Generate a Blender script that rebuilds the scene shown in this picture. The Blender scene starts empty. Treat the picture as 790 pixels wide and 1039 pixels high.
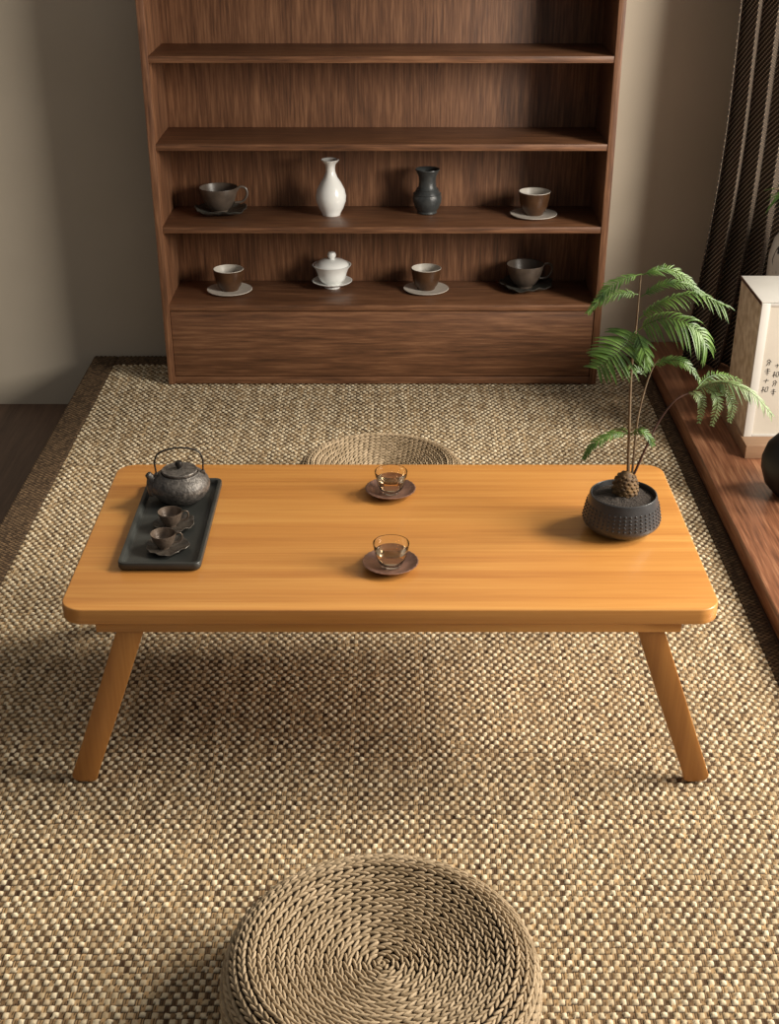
import bpy, bmesh, math, random
import numpy as np
from mathutils import Vector, Matrix

# ------------------------------------------------------------------ camera
scene = bpy.context.scene
COL = scene.collection
F_PX, PX, PY, W_PX, H_PX = 1344.0, 396.0, 590.0, 790.0, 1039.0
CAM_Z = 1.3633
PITCH = math.atan(763.0 / F_PX)
cam_d = bpy.data.cameras.new('camera')
cam = bpy.data.objects.new('camera', cam_d)
COL.objects.link(cam)
cam.location = (0, 0, CAM_Z)
cam.rotation_euler = (math.pi / 2 - PITCH, 0, 0)
cam_d.sensor_fit = 'VERTICAL'
cam_d.sensor_height = 24.0
cam_d.lens = F_PX / H_PX * 24.0
cam_d.shift_y = (PY - H_PX / 2) / H_PX
cam_d.shift_x = -(PX - W_PX / 2) / H_PX
cam_d.clip_start = 0.05
scene.camera = cam

# ------------------------------------------------------------------ light
world = bpy.data.worlds.new('world')
scene.world = world
world.use_nodes = True
bg = world.node_tree.nodes['Background']
# the room is brighter towards its windows on the right than towards its closed left side
_wt = world.node_tree
_tc = _wt.nodes.new('ShaderNodeTexCoord')
_dt = _wt.nodes.new('ShaderNodeVectorMath')
_dt.operation = 'DOT_PRODUCT'
_dt.inputs[1].default_value = Vector((0.80, 0.42, 0.42)).normalized()
_wt.links.new(_tc.outputs['Generated'], _dt.inputs[0])
_mr = _wt.nodes.new('ShaderNodeMapRange')
_mr.inputs['From Min'].default_value = -0.6
_mr.inputs['From Max'].default_value = 0.9
_mr.inputs['To Min'].default_value = 0.14
_mr.inputs['To Max'].default_value = 0.44
_wt.links.new(_dt.outputs['Value'], _mr.inputs['Value'])
_wt.links.new(_mr.outputs['Result'], bg.inputs['Strength'])
bg.inputs['Color'].default_value = (1.0, 0.95, 0.88, 1)


def sun(name, az, el, strength, angle, color):
    d = bpy.data.lights.new(name, 'SUN')
    d.energy = strength
    d.angle = math.radians(angle)
    d.color = color
    o = bpy.data.objects.new(name, d)
    COL.objects.link(o)
    a, e = math.radians(az), math.radians(el)
    v = Vector((math.cos(e) * math.cos(a), math.cos(e) * math.sin(a), math.sin(e)))
    o.rotation_euler = v.to_track_quat('Z', 'Y').to_euler()
    o.location = v * 5
    return o


def area(name, loc, target, sx, sy, power, color):
    d = bpy.data.lights.new(name, 'AREA')
    d.shape = 'RECTANGLE'
    d.size, d.size_y = sx, sy
    d.energy = power
    d.color = color
    o = bpy.data.objects.new(name, d)
    COL.objects.link(o)
    o.location = loc
    v = Vector(loc) - Vector(target)
    o.rotation_euler = v.to_track_quat('Z', 'Y').to_euler()
    return o


sun('sun', 13, 38, 2.9, 14, (1.0, 0.92, 0.79))
area('window_daylight', (2.6, 1.5, 1.45), (0, 2.6, 0.2), 0.9, 1.1, 132, (1.0, 0.93, 0.82))

scene.view_settings.view_transform = 'Standard'
scene.view_settings.look = 'None'
scene.view_settings.gamma = 1.0
scene.view_settings.use_curve_mapping = False
scene.view_settings.exposure = 0.0

rnd = random.Random(7)
nrng = np.random.default_rng(5)

# ------------------------------------------------------------------ materials
def srgb(r, g, b):
    def f(c):
        c /= 255.0
        return c / 12.92 if c <= 0.04045 else ((c + 0.055) / 1.055) ** 2.4
    return (f(r), f(g), f(b), 1.0)


def new_mat(name):
    m = bpy.data.materials.new(name)
    m.use_nodes = True
    nt = m.node_tree
    b = nt.nodes['Principled BSDF']
    return m, nt, b


def node(nt, typ, **kw):
    n = nt.nodes.new(typ)
    for k, v in kw.items():
        if k.startswith('i_'):
            n.inputs[k[2:].replace('_', ' ')].default_value = v
        else:
            setattr(n, k, v)
    return n


def ramp(nt, stops, src):
    r = nt.nodes.new('ShaderNodeValToRGB')
    el = r.color_ramp.elements
    while len(el) < len(stops):
        el.new(0.5)
    for e, (p, c) in zip(el, stops):
        e.position = p
        e.color = c
    nt.links.new(src, r.inputs['Fac'])
    return r


def noise_mat(name, c1, c2, scale=20.0, rough=0.6, bump=0.0, bscale=None, spec=0.5, metal=0.0, detail=4, coat=0.0):
    m, nt, b = new_mat(name)
    tc = node(nt, 'ShaderNodeTexCoord')
    n = node(nt, 'ShaderNodeTexNoise')
    n.inputs['Scale'].default_value = scale
    n.inputs['Detail'].default_value = detail
    nt.links.new(tc.outputs['Object'], n.inputs['Vector'])
    r = ramp(nt, [(0.3, c1), (0.7, c2)], n.outputs['Fac'])
    nt.links.new(r.outputs['Color'], b.inputs['Base Color'])
    b.inputs['Roughness'].default_value = rough
    b.inputs['Specular IOR Level'].default_value = spec
    b.inputs['Metallic'].default_value = metal
    b.inputs['Coat Weight'].default_value = coat
    if bump:
        n2 = node(nt, 'ShaderNodeTexNoise')
        n2.inputs['Scale'].default_value = bscale or scale * 4
        n2.inputs['Detail'].default_value = 5
        nt.links.new(tc.outputs['Object'], n2.inputs['Vector'])
        bp = node(nt, 'ShaderNodeBump')
        bp.inputs['Strength'].default_value = bump
        bp.inputs['Distance'].default_value = 0.003
        nt.links.new(n2.outputs['Fac'], bp.inputs['Height'])
        nt.links.new(bp.outputs['Normal'], b.inputs['Normal'])
    return m


def wood_mat(name, dark, mid, light, axis='X', along=1.2, across=22.0, rough=0.45, bump=0.15, fine=6.0, coat=0.0, contrast=(0.28, 0.5, 0.72), finemix=0.45, distort=0.6):
    """plank grain: noise stretched along one axis, plus a finer layer of pores"""
    m, nt, b = new_mat(name)
    tc = node(nt, 'ShaderNodeTexCoord')

    def layer(s_al, s_ac, detail, dist):
        mp = node(nt, 'ShaderNodeMapping')
        sc = {'X': (s_al, s_ac, s_ac), 'Y': (s_ac, s_al, s_ac), 'Z': (s_ac, s_ac, s_al)}[axis]
        mp.inputs['Scale'].default_value = sc
        nt.links.new(tc.outputs['Object'], mp.inputs['Vector'])
        n = node(nt, 'ShaderNodeTexNoise')
        n.inputs['Scale'].default_value = 1.0
        n.inputs['Detail'].default_value = detail
        n.inputs['Roughness'].default_value = 0.6
        n.inputs['Distortion'].default_value = dist
        nt.links.new(mp.outputs['Vector'], n.inputs['Vector'])
        return n
    a = layer(along, across, 5, distort)
    f = layer(along * 5, across * fine, 3, 0.1)
    mx = node(nt, 'ShaderNodeMix', data_type='FLOAT')
    mx.inputs['Factor'].default_value = finemix
    nt.links.new(a.outputs['Fac'], mx.inputs['A'])
    nt.links.new(f.outputs['Fac'], mx.inputs['B'])
    r = ramp(nt, [(contrast[0], dark), (contrast[1], mid), (contrast[2], light)], mx.outputs['Result'])
    nt.links.new(r.outputs['Color'], b.inputs['Base Color'])
    b.inputs['Roughness'].default_value = rough
    b.inputs['Coat Weight'].default_value = coat
    b.inputs['Coat Roughness'].default_value = 0.25
    bp = node(nt, 'ShaderNodeBump')
    bp.inputs['Strength'].default_value = bump
    bp.inputs['Distance'].default_value = 0.002
    nt.links.new(f.outputs['Fac'], bp.inputs['Height'])
    nt.links.new(bp.outputs['Normal'], b.inputs['Normal'])
    return m


def vcol_mat(name, rough=0.8, bump=0.0):
    m, nt, b = new_mat(name)
    a = node(nt, 'ShaderNodeVertexColor')
    a.layer_name = 'Col'
    tc = node(nt, 'ShaderNodeTexCoord')
    n = node(nt, 'ShaderNodeTexNoise')
    n.inputs['Scale'].default_value = 900
    nt.links.new(tc.outputs['Object'], n.inputs['Vector'])
    r = ramp(nt, [(0.3, (0.72, 0.72, 0.72, 1)), (0.7, (1, 1, 1, 1))], n.outputs['Fac'])
    mx = node(nt, 'ShaderNodeMix', data_type='RGBA', blend_type='MULTIPLY')
    mx.inputs['Factor'].default_value = 1
    nt.links.new(a.outputs['Color'], mx.inputs['A'])
    nt.links.new(r.outputs['Color'], mx.inputs['B'])
    nt.links.new(mx.outputs['Result'], b.inputs['Base Color'])
    b.inputs['Roughness'].default_value = rough
    b.inputs['Specular IOR Level'].default_value = 0.25
    return m


def thin_glass(name, tint, refl=0.5, rough=0.02, body=None):
    m, nt, b = new_mat(name)
    out = nt.nodes['Material Output']
    tr = node(nt, 'ShaderNodeBsdfTransparent')
    tr.inputs['Color'].default_value = tint
    gl = node(nt, 'ShaderNodeBsdfGlossy')
    gl.inputs['Roughness'].default_value = rough
    gl.inputs['Color'].default_value = (1, 1, 1, 1)
    lw = node(nt, 'ShaderNodeLayerWeight')
    lw.inputs['Blend'].default_value = 0.35
    mu = node(nt, 'ShaderNodeMath', operation='MULTIPLY')
    mu.inputs[1].default_value = refl
    nt.links.new(lw.outputs['Facing'], mu.inputs[0])
    mix = node(nt, 'ShaderNodeMixShader')
    nt.links.new(mu.outputs[0], mix.inputs['Fac'])
    nt.links.new(tr.outputs[0], mix.inputs[1])
    nt.links.new(gl.outputs[0], mix.inputs[2])
    nt.links.new(mix.outputs[0], out.inputs['Surface'])
    return m


M = {}
M['wall'] = noise_mat('wall_paint', srgb(178, 166, 148), srgb(186, 174, 156), 3.0, 0.85, 0.05, 300)
M['floor_plank'] = wood_mat('dark_floor_planks', srgb(66, 48, 38), srgb(92, 70, 56), srgb(114, 88, 70), 'Y', 1.5, 25, 0.5, 0.2)
M['deck'] = wood_mat('deck_wood', srgb(40, 28, 20), srgb(58, 40, 28), srgb(72, 52, 38), 'Y', 1.5, 25, 0.5)
W_D, W_M, W_L = srgb(58, 37, 25), srgb(112, 75, 51), srgb(156, 112, 80)
M['walnut_x'] = wood_mat('walnut_grain_horizontal', W_D, W_M, W_L, 'X', 1.8, 16, 0.42, 0.25, fine=11, distort=1.6, contrast=(0.28, 0.5, 0.72), finemix=0.58)
M['walnut_z'] = wood_mat('walnut_grain_vertical', W_D, W_M, W_L, 'Z', 1.8, 16, 0.5, 0.25, fine=11, distort=1.6, contrast=(0.30, 0.5, 0.70), finemix=0.58)
M['walnut_y'] = wood_mat('walnut_sill', srgb(84, 50, 34), srgb(146, 96, 68), srgb(194, 142, 106), 'Y', 1.3, 15, 0.36, 0.3, fine=10, distort=1.2, contrast=(0.32, 0.5, 0.68), finemix=0.58)
M['honey_x'] = wood_mat('honey_bamboo_top', srgb(164, 103, 50), srgb(192, 132, 67), srgb(212, 157, 86), 'X', 0.9, 34, 0.33, 0.05, fine=5, contrast=(0.25, 0.5, 0.75), finemix=0.3, coat=0.15)
M['honey_z'] = wood_mat('honey_bamboo_leg', srgb(140, 88, 40), srgb(164, 110, 54), srgb(184, 130, 68), 'Z', 1.5, 40, 0.42, 0.05, contrast=(0.25, 0.5, 0.75), finemix=0.3)
M['rug'] = vcol_mat('rug_yarn', 0.85)
M['rope'] = vcol_mat('rush_rope', 0.62)
M['rug_base'] = noise_mat('rug_backing', srgb(60, 42, 26), srgb(80, 58, 38), 200, 0.9)
M['tray'] = noise_mat('black_tray', srgb(46, 47, 45), srgb(54, 55, 52), 30, 0.42, 0.05, 200)
M['iron'] = noise_mat('cast_iron', srgb(66, 62, 59), srgb(112, 106, 100), 150, 0.42, 0.45, 260, metal=0.35)
M['iron_dark'] = noise_mat('iron_handle', srgb(38, 34, 32), srgb(52, 48, 44), 60, 0.45, metal=0.4)
M['bronze_clay'] = noise_mat('brown_stoneware', srgb(80, 67, 57), srgb(112, 97, 84), 60, 0.36, 0.3, 200, metal=0.25)
M['leaf_plate'] = noise_mat('dark_leaf_plate', srgb(62, 56, 50), srgb(84, 76, 68), 70, 0.42, 0.3, 200, metal=0.25)
M['saucer_wood'] = noise_mat('ebony_saucer', srgb(104, 76, 64), srgb(136, 102, 86), 60, 0.33, 0.3, 160)
def glass_mat():
    m, nt, b = new_mat('clear_glass')
    b.inputs['Base Color'].default_value = (0.99, 0.98, 0.96, 1)
    b.inputs['Roughness'].default_value = 0.0
    b.inputs['IOR'].default_value = 1.45
    b.inputs['Transmission Weight'].default_value = 1.0
    return m


M['glass'] = glass_mat()
def tea_mat():
    m, nt, b = new_mat('amber_tea')
    b.inputs['Base Color'].default_value = (0.93, 0.72, 0.46, 1)
    b.inputs['Roughness'].default_value = 0.02
    b.inputs['IOR'].default_value = 1.33
    b.inputs['Transmission Weight'].default_value = 1.0
    return m


M['tea'] = tea_mat()
M['white_glaze'] = noise_mat('white_porcelain', srgb(236, 237, 234), srgb(242, 243, 240), 8, 0.22, coat=0.3)
M['cream_glaze'] = noise_mat('cream_stoneware', srgb(196, 188, 176), srgb(206, 198, 187), 50, 0.5, 0.1, 200)
M['brown_glaze'] = noise_mat('brown_glaze', srgb(64, 42, 26), srgb(84, 58, 38), 40, 0.32, 0.1, 160)
M['inner_glaze'] = noise_mat('pale_glaze', srgb(186, 180, 170), srgb(198, 192, 182), 40, 0.35)
M['grey_glaze'] = noise_mat('charcoal_glaze', srgb(50, 53, 54), srgb(68, 71, 71), 50, 0.38, 0.4, 90)
M['taupe_glaze'] = noise_mat('taupe_glaze', srgb(72, 62, 54), srgb(92, 80, 70), 40, 0.38, 0.1, 160)
M['slate_plate'] = noise_mat('slate_plate', srgb(54, 52, 48), srgb(70, 68, 62), 50, 0.45, 0.2, 160)
M['pot'] = noise_mat('slate_planter', srgb(52, 52, 53), srgb(62, 62, 63), 30, 0.3, 0.1, 200)
M['soil'] = noise_mat('dark_soil', srgb(30, 24, 20), srgb(66, 56, 48), 330, 0.9, 1.0, 260)
M['trunk'] = noise_mat('scaly_trunk', srgb(58, 40, 23), srgb(118, 88, 48), 90, 0.7, 0.5, 200)
M['stem'] = noise_mat('brown_stem', srgb(96, 76, 54), srgb(122, 104, 78), 60, 0.6)
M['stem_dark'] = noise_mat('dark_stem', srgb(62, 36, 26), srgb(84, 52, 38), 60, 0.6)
M['black_vase'] = noise_mat('matte_black', srgb(16, 15, 15), srgb(24, 23, 22), 20, 0.5)
M['bleached'] = noise_mat('mottled_pale_wood', srgb(196, 172, 140), srgb(240, 224, 200), 45, 0.7, 0.2, 100)
M['lamp_base'] = wood_mat('pale_brown_wood', srgb(138, 106, 80), srgb(158, 124, 96), srgb(176, 144, 114), 'X', 2, 40, 0.5)
M['ink'] = noise_mat('black_ink', srgb(40, 36, 32), srgb(58, 52, 46), 100, 0.8)
M['paper'] = noise_mat('cream_paper', srgb(194, 186, 172), srgb(202, 194, 181), 12, 0.8)
M['lacquer_white'] = noise_mat('white_lacquer', srgb(208, 204, 196), srgb(216, 212, 205), 12, 0.4)


def leaf_mat(name, c1, c2, trans=0.14):
    m = noise_mat(name, c1, c2, 40, 0.42)
    nt = m.node_tree
    b = nt.nodes['Principled BSDF']
    out = nt.nodes['Material Output']
    t = node(nt, 'ShaderNodeBsdfTranslucent')
    t.inputs['Color'].default_value = c2
    mix = node(nt, 'ShaderNodeMixShader')
    mix.inputs['Fac'].default_value = trans
    nt.links.new(b.outputs[0], mix.inputs[1])
    nt.links.new(t.outputs[0], mix.inputs[2])
    nt.links.new(mix.outputs[0], out.inputs['Surface'])
    return m


M['leaf'] = leaf_mat('fern_green', srgb(48, 80, 28), srgb(106, 140, 58))
M['leaf_pale'] = leaf_mat('fern_pale_green', srgb(92, 120, 66), srgb(150, 170, 116))
M['bamboo_leaf'] = leaf_mat('bamboo_leaf', srgb(70, 110, 46), srgb(110, 150, 66))


def curtain_mat():
    m, nt, b = new_mat('curtain_cloth')
    uv = node(nt, 'ShaderNodeUVMap')
    sep = node(nt, 'ShaderNodeSeparateXYZ')
    nt.links.new(uv.outputs[0], sep.inputs[0])

    def stripe(ax, ay, period, width):
        a = node(nt, 'ShaderNodeMath', operation='MULTIPLY')
        a.inputs[1].default_value = ax / period
        nt.links.new(sep.outputs['X'], a.inputs[0])
        c = node(nt, 'ShaderNodeMath', operation='MULTIPLY_ADD')
        c.inputs[1].default_value = ay / period
        nt.links.new(sep.outputs['Y'], c.inputs[0])
        nt.links.new(a.outputs[0], c.inputs[2])
        fr = node(nt, 'ShaderNodeMath', operation='FRACT')
        nt.links.new(c.outputs[0], fr.inputs[0])
        lt = node(nt, 'ShaderNodeMath', operation='LESS_THAN')
        lt.inputs[1].default_value = width
        nt.links.new(fr.outputs[0], lt.inputs[0])
        return lt
    s1 = stripe(-0.70, 0.70, 0.0105, 0.32)
    s2 = stripe(0.70, 0.70, 0.006, 0.68)
    mu = node(nt, 'ShaderNodeMath', operation='MULTIPLY')
    nt.links.new(s1.outputs[0], mu.inputs[0])
    nt.links.new(s2.outputs[0], mu.inputs[1])
    mx = node(nt, 'ShaderNodeMix', data_type='RGBA')
    mx.inputs['A'].default_value = srgb(52, 46, 42)
    mx.inputs['B'].default_value = srgb(172, 152, 132)
    nt.links.new(mu.outputs[0], mx.inputs['Factor'])
    nt.links.new(mx.outputs['Result'], b.inputs['Base Color'])
    b.inputs['Roughness'].default_value = 0.85
    b.inputs['Specular IOR Level'].default_value = 0.15
    return m


M['curtain'] = curtain_mat()


def vase_ink_mat():
    m, nt, b = new_mat('white_vase_with_ink')
    tc = node(nt, 'ShaderNodeTexCoord')
    mp = node(nt, 'ShaderNodeMapping')
    mp.inputs['Rotation'].default_value = (0.3, 0.6, 0.2)
    mp.inputs['Scale'].default_value = (26, 26, 9)
    nt.links.new(tc.outputs['Object'], mp.inputs['Vector'])
    n = node(nt, 'ShaderNodeTexNoise')
    n.inputs['Scale'].default_value = 2.0
    n.inputs['Distortion'].default_value = 1.0
    nt.links.new(mp.outputs[0], n.inputs['Vector'])
    r = ramp(nt, [(0.60, srgb(226, 224, 218)), (0.63, srgb(50, 56, 60))], n.outputs['Fac'])
    nt.links.new(r.outputs[0], b.inputs['Base Color'])
    b.inputs['Roughness'].default_value = 0.3
    return m


M['ink_vase'] = vase_ink_mat()

# ------------------------------------------------------------------ geometry helpers
class G:
    """vertices and faces gathered for ONE mesh object"""
    def __init__(self):
        self.v = []
        self.f = []

    def add(self, verts, faces, mat=None):
        o = len(self.v)
        if mat is not None:
            verts = [tuple(mat @ Vector(p)) for p in verts]
        self.v += [tuple(p) for p in verts]
        self.f += [tuple(i + o for i in q) for q in faces]
        return self

    def box(self, x0, x1, y0, y1, z0, z1, bevel=0.0015, seg=2, mat=None):
        bm = bmesh.new()
        bmesh.ops.create_cube(bm, size=1.0)
        for v in bm.verts:
            v.co = Vector((x0 + (v.co.x + .5) * (x1 - x0), y0 + (v.co.y + .5) * (y1 - y0), z0 + (v.co.z + .5) * (z1 - z0)))
        if bevel:
            bmesh.ops.bevel(bm, geom=bm.edges[:], offset=bevel, segments=seg, profile=0.5, affect='EDGES')
        self.from_bm(bm, mat)
        return self

    def from_bm(self, bm, mat=None):
        bm.verts.index_update()
        self.add([v.co[:] for v in bm.verts], [[v.index for v in f.verts] for f in bm.faces], mat)
        bm.free()

    def lathe(self, prof, seg=48, mat=None, warp=None, cap=False):
        vs, fs = [], []
        n = len(prof)
        for k in range(seg):
            a = 2 * math.pi * k / seg
            for j, (r, z) in enumerate(prof):
                rr, zz = (r, z) if warp is None else warp(r, z, a, j)
                vs.append((rr * math.cos(a), rr * math.sin(a), zz))
        for k in range(seg):
            k2 = (k + 1) % seg
            for j in range(n - 1):
                fs.append((k * n + j, k2 * n + j, k2 * n + j + 1, k * n + j + 1))
        # close the ends on the axis
        if cap and prof[0][0] > 1e-6:
            fs.append(tuple(k * n for k in range(seg))[::-1])
        if cap and prof[-1][0] > 1e-6:
            fs.append(tuple(k * n + n - 1 for k in range(seg)))
        self.add(vs, fs, mat)
        return self

    def tube(self, pts, radii, seg=8, mat=None, flat=1.0):
        pts = [Vector(p) for p in pts]
        if not hasattr(radii, '__len__'):
            radii = [radii] * len(pts)
        vs, fs = [], []
        up = None
        for i, p in enumerate(pts):
            t = (pts[min(i + 1, len(pts) - 1)] - pts[max(i - 1, 0)]).normalized()
            if up is None:
                ref = Vector((0, 1, 0)) if abs(t.y) < 0.9 else Vector((1, 0, 0))
                up = (ref - t * ref.dot(t)).normalized()
            else:
                up = (up - t * up.dot(t)).normalized()
            sd = t.cross(up)
            for k in range(seg):
                a = 2 * math.pi * k / seg
                vs.append(tuple(p + (up * math.cos(a) * flat + sd * math.sin(a)) * radii[i]))
        for i in range(len(pts) - 1):
            for k in range(seg):
                k2 = (k + 1) % seg
                fs.append((i * seg + k, i * seg + k2, (i + 1) * seg + k2, (i + 1) * seg + k))
        fs.append(tuple(range(seg))[::-1])
        fs.append(tuple((len(pts) - 1) * seg + k for k in range(seg)))
        self.add(vs, fs, mat)
        return self

    def prism(self, outline, y0, y1, bevel=0.0, axis='Y', seg=2):
        """outline is a list of 2D points, extruded along an axis"""
        bm = bmesh.new()
        def P(p, t):
            return {'Y': (p[0], t, p[1]), 'Z': (p[0], p[1], t), 'X': (t, p[0], p[1])}[axis]
        a = [bm.verts.new(P(p, y0)) for p in outline]
        b = [bm.verts.new(P(p, y1)) for p in outline]
        n = len(outline)
        fa = bm.faces.new(a)
        fb = bm.faces.new(b[::-1])
        for i in range(n):
            bm.faces.new((a[i], b[i], b[(i + 1) % n], a[(i + 1) % n]))
        bmesh.ops.recalc_face_normals(bm, faces=bm.faces[:])
        if bevel:
            ed = list(set(list(fa.edges) + list(fb.edges)))
            bmesh.ops.bevel(bm, geom=ed, offset=bevel, segments=seg, profile=0.5, affect='EDGES')
        self.from_bm(bm)
        return self

    def build(self, name, mat, parent=None, loc=(0, 0, 0), smooth=True, angle=40):
        me = bpy.data.meshes.new(name)
        me.from_pydata(self.v, [], self.f)
        bm = bmesh.new()
        bm.from_mesh(me)
        bmesh.ops.recalc_face_normals(bm, faces=bm.faces[:])
        if smooth:
            lim = math.radians(angle)
            for f in bm.faces:
                f.smooth = True
            for e in bm.edges:
                if len(e.link_faces) == 2 and e.calc_face_angle(0) > lim:
                    e.smooth = False
        bm.to_mesh(me)
        bm.free()
        me.materials.append(mat)
        o = bpy.data.objects.new(name, me)
        COL.objects.link(o)
        o.location = loc
        if parent:
            o.parent = parent
        return o


def tag(o, label, cat, group=None, kind=None):
    if label:
        o['label'] = label
    if cat:
        o['category'] = cat
    if group:
        o['group'] = group
    if kind:
        o['kind'] = kind
    return o


def thing(name, label, cat, loc=(0, 0, 0), rz=0, group=None):
    o = bpy.data.objects.new(name, None)
    o.empty_display_size = 0.05
    COL.objects.link(o)
    o.location = loc
    o.rotation_euler = (0, 0, rz)
    return tag(o, label, cat, group)


def dup(root, loc, rz=0, label=None):
    def cp(o, parent=None):
        c = o.copy()
        COL.objects.link(c)
        if parent:
            c.parent = parent
        for ch in list(o.children):
            cp(ch, c)
        return c
    r = cp(root)
    r.location = loc
    r.rotation_euler = (0, 0, rz)
    if label:
        r['label'] = label
    return r


def structure(o):
    o['kind'] = 'structure'
    return o


def grid_mesh(name, P, fcol=None, vcol=None, mat=None, parent=None, loc=(0, 0, 0)):
    """P: (ny, nx, 3) array of vertices"""
    ny, nx, _ = P.shape
    me = bpy.data.meshes.new(name)
    nv = ny * nx
    idx = np.arange(nv).reshape(ny, nx)
    q = np.stack([idx[:-1, :-1], idx[:-1, 1:], idx[1:, 1:], idx[1:, :-1]], -1).reshape(-1, 4)
    mesh_from_arrays(me, P.reshape(-1, 3), q, vcol.reshape(-1, 4) if vcol is not None else None)
    me.materials.append(mat)
    o = bpy.data.objects.new(name, me)
    COL.objects.link(o)
    o.location = loc
    if parent:
        o.parent = parent
    return o


def mesh_from_arrays(me, verts, quads, vcol=None):
    verts = np.ascontiguousarray(verts, dtype=np.float32)
    quads = np.ascontiguousarray(quads, dtype=np.int32)
    me.vertices.add(len(verts))
    me.vertices.foreach_set('co', verts.ravel())
    me.loops.add(quads.size)
    me.loops.foreach_set('vertex_index', quads.ravel())
    me.polygons.add(len(quads))
    me.polygons.foreach_set('loop_start', np.arange(0, quads.size, 4, dtype=np.int32))
    me.polygons.foreach_set('use_smooth', np.ones(len(quads), dtype=bool))
    me.update(calc_edges=True)
    if vcol is not None:
        a = me.color_attributes.new('Col', 'FLOAT_COLOR', 'POINT')
        a.data.foreach_set('color', np.ascontiguousarray(vcol, dtype=np.float32).ravel())
    me.validate()


def smooth_poly(pts, n=24):
    """Catmull-Rom through the points"""
    P = [Vector(p) for p in pts]
    P = [P[0] * 2 - P[1]] + P + [P[-1] * 2 - P[-2]]
    out = []
    segs = len(P) - 3
    for i in range(n):
        u = i / (n - 1) * segs
        k = min(int(u), segs - 1)
        t = u - k
        a, b, c, d = P[k:k + 4]
        out.append(0.5 * ((2 * b) + (c - a) * t + (2 * a - 5 * b + 4 * c - d) * t * t + (3 * b - a - 3 * c + d) * t ** 3))
    return out


def rounded_rect(x0, x1, y0, y1, r, n=8):
    pts = []
    for cx, cy, a0 in ((x1 - r, y1 - r, 0), (x0 + r, y1 - r, 90), (x0 + r, y0 + r, 180), (x1 - r, y0 + r, 270)):
        for k in range(n + 1):
            a = math.radians(a0 + 90 * k / n)
            pts.append((cx + r * math.cos(a), cy + r * math.sin(a)))
    return pts


# ------------------------------------------------------------------ room
WALL_Y = 3.775
DECK_L = -0.885
FLOOR_Z = -0.158
SILL_X, SILL_Z = 0.752, 0.041

structure(G().box(-2.6, 2.2, WALL_Y, WALL_Y + 0.1, FLOOR_Z - 0.1, 2.6, 0).build('wall_back', M['wall'], smooth=False))
structure(G().box(-2.6, DECK_L + 0.3, 0.2, WALL_Y, FLOOR_Z - 0.05, FLOOR_Z, 0).build('floor', M['floor_plank'], smooth=False))
t = G().box(DECK_L, 1.6, 0.3, WALL_Y - 0.001, FLOOR_Z, -0.006, 0.004).build('raised_platform', M['deck'])
tag(t, 'low dark wooden platform that carries the rug, cabinet and table', 'platform')


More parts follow.
